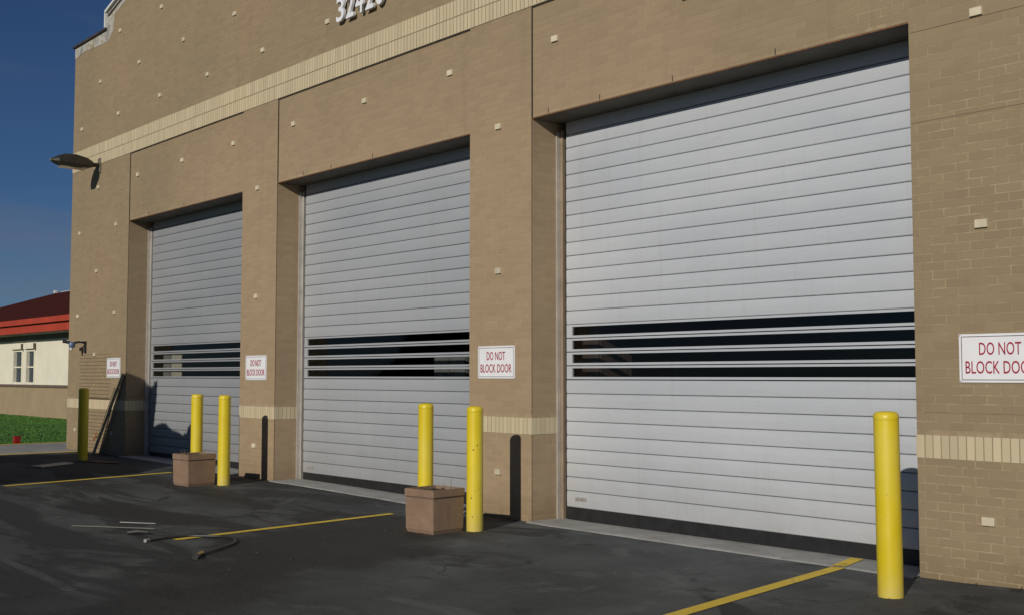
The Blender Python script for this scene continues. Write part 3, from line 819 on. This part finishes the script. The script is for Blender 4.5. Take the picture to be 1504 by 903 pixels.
# ------------------------------------------------------------------ planters
def planter(x, y, rz, label, seed):
    """origin = near corner's opposite frame: centre of the square"""
    zb = gz(x); rnd = random.Random(seed)
    p = empty('planter', (x, y, zb), rz); tag(p, label, 'planter', 'square brown planters by the bollards')
    hw, hd, H = .215, .215, .432
    def ring(mb, w0, d0, w1, d1, z0, z1, t):
        # tapered open box wall
        o0 = [(-w0, -d0), (w0, -d0), (w0, d0), (-w0, d0)]; o1 = [(-w1, -d1), (w1, -d1), (w1, d1), (-w1, d1)]
        bm = mb.bm
        A = [bm.verts.new((a, b, z0)) for a, b in o0]; B = [bm.verts.new((a, b, z1)) for a, b in o1]
        C = [bm.verts.new((a-math.copysign(t, a), b-math.copysign(t, b), z1)) for a, b in o1]
        D = [bm.verts.new((a-math.copysign(t, a), b-math.copysign(t, b), z0)) for a, b in o0]
        for i in range(4):
            j = (i+1) % 4
            bm.faces.new((A[i], A[j], B[j], B[i])); bm.faces.new((B[i], B[j], C[j], C[i])); bm.faces.new((C[i], C[j], D[j], D[i])); bm.faces.new((D[i], D[j], A[j], A[i]))
        bmesh.ops.recalc_face_normals(bm, faces=bm.faces[:])
    m = MB(); ring(m, hw-.010, hd-.010, hw-.004, hd-.004, .035, H-.088, .03); m.bm.faces.new([m.bm.verts.new(q) for q in ((-hw+.03, -hd+.03, .05), (hw-.03, -hd+.03, .05), (hw-.03, hd-.03, .05), (-hw+.03, hd-.03, .05))])
    bmesh.ops.bevel(m.bm, geom=[e for e in m.bm.edges if abs(e.verts[0].co.z-e.verts[1].co.z) > .2], offset=.006, segments=2, affect='EDGES')
    m.build('planter_box', M_planter, p)
    m = MB(); ring(m, hw-.024, hd-.024, hw-.012, hd-.012, 0, .037, .03); m.build('foot', M_planter, p)
    m = MB(); ring(m, hw-.014, hd-.014, hw-.014, hd-.014, H-.090, H-.073, .03); m.build('groove', M_brown, p)
    m = MB(); ring(m, hw, hd, hw+.001, hd+.001, H-.075, H, .026)
    bmesh.ops.bevel(m.bm, geom=m.bm.edges[:], offset=.004, segments=2, affect='EDGES'); m.build('rim', M_planter, p)
    # soil, lumpy
    bm = bmesh.new(); n = 10; g = []
    for i in range(n+1):
        g.append([bm.verts.new((-hw+.03+(2*hw-.06)*i/n, -hd+.03+(2*hd-.06)*j/n, H-.028+rnd.uniform(-.012, .012))) for j in range(n+1)])
    for i in range(n):
        for j in range(n): bm.faces.new((g[i][j], g[i+1][j], g[i+1][j+1], g[i][j+1]))
    me = bpy.data.meshes.new('soil'); bm.to_mesh(me); bm.free(); obj('soil', me, M_soil, p)
    for k in range(5):
        a, b = rnd.uniform(-.14, .14), rnd.uniform(-.14, .14); pts = [(a, b, H-.06)]; hh = rnd.uniform(.04, .14)
        for q in range(3): a += rnd.uniform(-.03, .03); b += rnd.uniform(-.03, .03); pts.append((a, b, H-.06+hh*(q+1)/3+.02))
        MB().tube(pts, [.004, .003, .003, .0015], 5).build('dead_stem', M_stem, p)
    return p
planter(-9.10, -1.205, R_(5.5), 'brown square planter in front of the middle door, nearest to the camera', 2)
planter(-14.695, -1.115, R_(4), 'brown square planter in front of the left door, farther and smaller looking', 9)

# ------------------------------------------------------------------ wall light on the left end pier
L = empty('wall_light', (-21.27, -.004, 5.50)); tag(L, 'dark bronze floodlight on a short arm high at the left corner', 'wall light')
MB().box(-.07, .07, -.02, 0, -.14, .14, .004).build('mounting_plate', simple('aged_plate', (.20, .17, .13), .6, .3), L)
MB().tube([(0, -.02, 0), (0, -.12, .0), (0, -.24, .01)], [.045, .04, .05], 12).build('arm', M_lampm, L, smooth=True)
def lamp_body():
    # cobra-like shell: stations along -y, half width, height top, height bottom
    st = [(-.14, .05, .06, -.05), (-.26, .12, .12, -.085), (-.46, .16, .16, -.10), (-.66, .155, .15, -.09), (-.80, .12, .09, -.06), (-.90, .055, .035, -.03)]
    bm = bmesh.new(); rings = []
    for y, hw, t, b in st:
        pr = [(-hw, b*.4), (-hw*.9, t*.35), (-hw*.6, t*.85), (0, t), (hw*.6, t*.85), (hw*.9, t*.35), (hw, b*.4), (hw*.85, b), (-hw*.85, b)]
        rings.append([bm.verts.new((x, y, z)) for x, z in pr])
    for a, b in zip(rings, rings[1:]):
        for k in range(9): bm.faces.new((a[k], a[(k+1) % 9], b[(k+1) % 9], b[k]))
    bm.faces.new(rings[0][::-1]); bm.faces.new(rings[-1]); bmesh.ops.recalc_face_normals(bm, faces=bm.faces[:])
    me = bpy.data.meshes.new('housing'); bm.to_mesh(me); bm.free(); return me
obj('housing', lamp_body(), M_lampm, L)
MB().box(-.115, .115, -.76, -.30, -.115, -.098, .006).build('lens', M_lens, L)
MB().box(-.03, .03, -.93, -.88, -.02, .015, .006).build('photocell', M_stem, L)

# ------------------------------------------------------------------ security camera
C = empty('security_camera', (-21.78, -.004, 2.10)); tag(C, 'small blue and black security camera on a wall bracket at the left corner', 'camera')
MB().box(-.035, .035, -.02, 0, -.17, .06, .004).build('bracket_plate', M_blackm, C)
MB().tube([(0, -.02, .03), (-.02, -.10, .045), (-.06, -.20, .03)], [.022, .02, .02], 10).build('arm', M_blackm, C, smooth=True)
MB().lathe([(0, -.07), (.045, -.055), (.06, -.02), (.06, .02), (.045, .05), (0, .06)], 18, (-.07, -.24, -.01)).build('camera_body', M_bluem, C, smooth=True)
MB().lathe([(0, -.115), (.025, -.105), (.034, -.08), (.034, -.06)], 14, (-.07, -.25, -.01)).build('dome', M_white, C, smooth=True)
MB().tube([(-.09, -.27, .03), (-.16, -.38, .06)], [.03, .034], 12).build('lens_hood', M_blackm, C, smooth=True)
MB().box(-.06, .05, -.10, -.09, .055, .075).build('conduit', M_frame, C)

# ------------------------------------------------------------------ leaning poles, hose bib, small stuff at the left
def pole(p0, p1, r, mat, lab, name='leaning_pole', mat2=None):
    e = empty(name, p0); tag(e, lab, 'pole', 'poles leaning on the left pier')
    v = Vector(p1)-Vector(p0); n = Vector((v.z, 0, -v.x)).normalized()*r
    MB().prism([Vector((0, -.012, 0))-n, Vector((0, -.012, 0))+n, v+n+Vector((0, -.012, 0)), v-n+Vector((0, -.012, 0))], (0, .024, 0)).build('board', mat, e)
    if mat2: MB().prism([Vector((0, -.015, 0))+n*1.02, Vector((0, -.015, 0))+n*1.9, v+n*1.9+Vector((0, -.015, 0)), v+n*1.02+Vector((0, -.015, 0))], (0, .022, 0)).build('pale_edge', mat2, e)
pole((-20.98, -.12, .05), (-20.22, -.035, 1.27), .015, M_blackm, 'shorter dark pole leaning against the left pier', mat2=M_woodl)
pole((-20.86, -.16, .05), (-19.88, -.035, 1.53), .021, M_blackm, 'longer dark pole leaning at the edge of the left pier', mat2=M_woodl)
e = empty('hose_bib', (-20.98, -.002, .36)); tag(e, 'small rusty tap low on the left end pier', 'tap')
MB().tube([(0, 0, 0), (0, -.07, 0), (0, -.10, -.02), (0, -.115, -.06)], .016, 10).build('pipe', M_rust, e, smooth=True)
MB().tube([(0, -.075, 0), (0, -.075, .06)], .008, 8).build('valve_stem', M_rust, e)
MB().tube([(-.045, -.075, .065), (.045, -.075, .065)], .011, 8).build('handle', M_rust, e)
e = empty('red_box', (-24.98, -.22, .05)); tag(e, 'small red utility box standing on the lawn edge', 'utility box')
MB().box(-.05, .05, -.065, .065, 0, .15, .008).build('box_body', M_redplastic, e); MB().box(-.056, .056, -.072, .072, .151, .165, .004).build('lid', M_redplastic, e)
o = MB().prism([(-18.55, -2.05, 0), (-18.30, -1.95, 0), (-18.72, -1.30, 0), (-19.05, -1.33, 0)], (0, 0, .012)).build('cardboard_sheet', M_card, loc=(0, 0, gz(-18.7)+.006)); tag(o, 'pale flat cardboard sheet lying on the asphalt left of the shaded bollard', 'cardboard')
o = MB().prism([(-18.95, -1.0, 0), (-18.70, -.95, 0), (-18.30, -.72, 0), (-18.5, -.66, 0), (-18.9, -.8, 0)], (0, 0, .01)).build('flattened_carton', M_stem, loc=(0, 0, gz(-18.7)+.006)); tag(o, 'flattened brown carton lying right of the shaded bollard', 'cardboard')

# hose and sticks lying on the asphalt
def smooth_path(pts, n=8):
    out = []; P = [Vector(p) for p in pts]; P = [P[0]]+P+[P[-1]]
    for i in range(1, len(P)-2):
        for k in range(n):
            t = k/n; a, b, c, d = P[i-1:i+3]
            out.append(.5*((2*b)+(-a+c)*t+(2*a-5*b+4*c-d)*t*t+(-a+3*b-3*c+d)*t**3))
    out.append(P[-2]); return out
h = empty('garden_hose', (-9.9, -3.3, gz(-9.9)))
tag(h, 'short black garden hose curled on the asphalt near the middle yellow line', 'hose')
hp = [(-10.26, -3.68), (-10.30, -3.50), (-10.29, -3.30), (-10.18, -3.17), (-10.0, -3.04), (-9.78, -3.05), (-9.58, -3.17), (-9.42, -3.36), (-9.28, -3.54), (-9.17, -3.68)]
MB().tube([Vector((x+9.9, y+3.3, .016)) for x, y, _ in smooth_path([(a, b, 0) for a, b in hp])], .012, 8).build('tube', M_hose, h, smooth=True)
MB().tube([(.70, -.36, .02), (.735, -.40, .022), (.76, -.43, .02)], [.022, .018, .012], 10).build('brass_coupling', M_brass, h, smooth=True)
MB().tube([(-.36, -.38, .018), (-.33, -.43, .018)], [.017, .017], 10).build('end_coupling', M_conc, h, smooth=True)
MB().tube([(.79, -.44, .016), (.86, -.50, .016)], [.02, .026], 8).build('nozzle', M_blackm, h, smooth=True)
o = MB().tube([(-11.63, -3.90, .014+gz(-11.6)), (-11.2, -3.53, .012+gz(-11.2)), (-10.93, -3.33, .013+gz(-11))], .0055, 8).build('pvc_stick', M_soffit2, smooth=True); tag(o, 'long thin pale stick lying on the asphalt left of the hose', 'stick')
o = MB().tube([(-11.58, -3.42, .014+gz(-11.6)), (-11.27, -3.17, .014+gz(-11.2))], .005, 8).build('metal_stick', M_conc, smooth=True); tag(o, 'short thin grey rod lying behind the long pale stick', 'rod')
o = MB().tube([(-10.80, -3.66, .02+gz(-10.7)), (-10.74, -3.58, .03+gz(-10.7)), (-10.66, -3.50, .022+gz(-10.7))], [.02, .026, .012], 8).build('rubber_scrap', M_black, smooth=True); tag(o, 'dark rubber scrap lying between the stick and the hose', 'scrap')

# litter at the wall foot, bollard bases and aprons
def litter():
    rnd = random.Random(21); vs, fs = [], []
    spots = [(-14.1, -.98, .16, 26), (-8.83, -.95, .16, 34), (-4.3, -.85, .16, 24), (-9.2, -1.35, .3, 30), (-14.8, -1.3, .3, 22)]
    pts = []
    for x, y, r, n in spots:
        for _ in range(n):
            a = rnd.random()*6.28; q = r*(.4+.7*rnd.random()); pts.append((x+q*math.cos(a), y+q*math.sin(a)))
    for a, b in piers:
        for _ in range(int((b-a)*16)): pts.append((rnd.uniform(a, b), -.01-abs(rnd.gauss(0, .035))))
    for a, b in DOORS:
        for _ in range(60): pts.append((rnd.uniform(a, b), rnd.uniform(-.14, .35)))
    for _ in range(160): pts.append((rnd.uniform(-20, -3), -rnd.random()**1.5*4.5))
    for x, y in pts:
        s = rnd.uniform(.005, .015); a = rnd.random()*6.28; z = gz(x)+(.018 if -.1 < y < .4 and any(p < x < q for p, q in DOORS) else .004)
        i = len(vs)
        for k, rr in enumerate((1, .55, .9, .6)):
            t = a+k*1.57; vs.append((x+s*rr*math.cos(t), y+s*rr*math.sin(t), z+rnd.random()*.008))
        fs.append((i, i+1, i+2, i+3))
    me = bpy.data.meshes.new('leaf_litter'); me.from_pydata(vs, [], fs); return me
tag(obj('leaf_litter', litter(), M_litter), 'scattered dry leaf crumbs along the wall foot and bollards', 'litter', None, 'stuff')

# ------------------------------------------------------------------ neighbouring building
nb = empty('neighbour_building', (-46, 5.72, .03)); tag(nb, 'low cream building with a dark red hip roof beyond the lawn', 'building')
def W(mb_name, mat, fn, smooth=False):
    m = MB(); fn(m); o = m.build(mb_name, mat, nb); o.location = (46, -5.72, -.03); return o
NX0_, NX1_, NY = -57, -30, 5.72
W('cream_wall', M_creamwall, lambda m: (m.box(NX0_, -44.42, NY, NY+9, 1.17, 2.78), m.box(-44.42, -41.90, NY, NY+9, 2.47, 2.78), m.box(-44.42, -41.90, NY, NY+9, 1.17, 1.19), m.box(-43.24, -42.98, NY, NY+9, 1.19, 2.47), m.box(-41.90, NX1_, NY, NY+9, 1.17, 2.78)))
W('wainscot', M_bgtan, lambda m: m.box(NX0_, NX1_, NY-.03, NY+9, -.2, 1.10))
W('sill_course', M_brown, lambda m: m.box(NX0_, NX1_, NY-.08, NY+.0, 1.08, 1.17, .01))
W('soffit', M_soffit2, lambda m: (m.box(NX0_-.6, NX1_, NY-.62, NY+.3, 2.96, 3.0), m.box(NX0_, NX1_, NY-.02, NY+.3, 2.78, 2.96)))
W('lower_fascia', M_fascia, lambda m: m.box(NX0_-.7, NX1_, NY-.70, NY-.62, 2.98, 3.22, .01))
W('upper_fascia', M_fascia, lambda m: m.box(NX0_-.75, NX1_, NY-.80, NY-.66, 3.27, 3.46, .01))
W('fascia_gap', M_joint, lambda m: m.box(NX0_-.68, NX1_, NY-.68, NY-.60, 3.2, 3.30))
def roofm(m):
    ex0, ex1, ey0, ey1, ze = NX0_-.8, NX1_+.1, NY-.78, 15.5, 3.465; rx, ry, zr = -52.9, 10.2, 5.27
    A = [m.bm.verts.new(p) for p in ((ex0, ey0, ze), (ex1, ey0, ze), (ex1, ey1, ze), (ex0, ey1, ze), (rx, ry, zr), (ex1, ry, zr))]
    for f in ((0, 1, 5, 4), (1, 2, 5), (2, 3, 4, 5), (3, 0, 4), (3, 2, 1, 0)): m.bm.faces.new([A[i] for i in f])
W('roof', M_roof, roofm)
W('ridge_vent', M_white, lambda m: (m.box(-52.78, -52.62, 10.05, 10.2, 5.24, 5.38, .03), m.box(-52.2, -45, 10.18, 10.22, 5.28, 5.30)))
for x0, x1 in ((-44.42, -43.24), (-42.98, -41.90)):
    f = MB(); t = .10
    f.box(x0, x0+t*1.6, NY-.02, NY+.1, 1.19, 2.47); f.box(x1-t*1.2, x1, NY-.02, NY+.1, 1.19, 2.47); f.box(x0+t*1.6, x1-t*1.2, NY+.02, NY+.1, 2.38, 2.47); f.box(x0+t*1.6, x1-t*1.2, NY+.03, NY+.09, 1.78, 1.83); f.box(x0+t*1.6, x1-t*1.2, NY+.0, NY+.1, 1.19, 1.25)
    wf = f.build('window', M_creamwall, nb); wf.location = (46, -5.72, -.03)
    p = MB().box(x0+.15, x1-.08, NY+.10, NY+.12, 1.2, 2.46).build('pane', M_bgglass, wf)
    s = MB().box(x0+.02, x1+.02, NY-.10, NY-.021, 2.47, 2.66, .01).build('shade_hood', M_creamwall, wf)
    s = MB().box(x1+.022, x1+.06, NY-.10, NY-.021, 2.43, 2.67).build('hood_return', M_brown, wf)

# ------------------------------------------------------------------ added shrubs outside the view on the left, shaped to shade the far bay
def shrub(pts, label, seed):
    """foliage mass whose outline, seen along the sun's rays, is the polygon pts (x, z at the wall face)"""
    rnd = random.Random(seed); TB = 4.6
    kx, kz = -LDIR.x/LDIR.y, -LDIR.z/LDIR.y
    P = [(x+kx*TB, z+kz*TB) for x, z in pts]
    cx = sum(p[0] for p in P)/len(P); g0 = gz(cx)
    P = [(x-cx, max(z-g0, -.02)) for x, z in P]
    e = empty('tall_shrub', (cx, -TB, g0)); tag(e, label, 'shrub', 'tall shrubs left of the bays')
    def inside(x, z):
        c = False
        for (x1, z1), (x2, z2) in zip(P, P[1:]+P[:1]):
            if (z1 > z) != (z2 > z) and x < (x2-x1)*(z-z1)/(z2-z1)+x1: c = not c
        return c
    core = MB()
    q = [(x, -.10, z) for x, z in P]
    core.prism(q, (0, .20, 0)); core.build('inner_foliage', M_leafcore, e)
    x0, x1 = min(p[0] for p in P), max(p[0] for p in P); z0, z1 = min(p[1] for p in P), max(p[1] for p in P)
    vs, fs = [], []; n = 0
    while n < 9000:
        x, z = rnd.uniform(x0-.04, x1+.04), rnd.uniform(z0, z1+.04); n += 1
        if not inside(x+rnd.uniform(-.035, .035), z+rnd.uniform(-.035, .035)): continue
        y = rnd.choice((-1, 1))*rnd.uniform(.08, .42)
        u = Vector((rnd.gauss(0, 1), rnd.gauss(0, 1), rnd.gauss(0, 1))).normalized(); v = u.orthogonal().normalized(); sz = rnd.uniform(.018, .04)
        c = Vector((x, y, z+y*.40)); c.x -= y*kx*-1 if False else y*kx
        c.z = z-y*kz
        i = len(vs); vs += [tuple(c-u*sz*1.6), tuple(c+v*sz*.7), tuple(c+u*sz*1.6), tuple(c-v*sz*.7)]; fs.append((i, i+1, i+2, i+3))
    me = bpy.data.meshes.new('leaves'); me.from_pydata(vs, [], fs); obj('leaves', me, M_leaf, e)
    MB().tube([(0, -.15, -.05), (.03, -.14, .4), (0, -.12, .9)], [.07, .055, .04], 8).build('trunk', M_bark, e)
shrub([(-22.5, -1.75), (-22.3, -.62), (-21.5, -.25), (-21.0, .04), (-20.7, .42), (-20.35, .92), (-20.1, 1.28), (-19.88, 1.52), (-19.74, 1.53), (-19.66, 1.44), (-19.52, 1.42), (-19.30, 1.56), (-19.33, 1.2), (-19.42, .72), (-19.0, .1), (-18.8, -.7), (-18.8, -1.75)], 'tallest pointed shrub of the row outside the left of the view', 5)
shrub([(-19.5, -1.7), (-19.5, .68), (-19.25, .76), (-18.92, .79), (-18.72, .69), (-18.4, .65), (-18.2, .60), (-18.02, .66), (-17.93, .82), (-17.84, .64), (-17.72, .2), (-17.5, -.2), (-17.2, -.45), (-17.35, -.9), (-17.7, -1.3), (-18.3, -1.7)], 'broad low shrub of the row outside the left of the view', 6)
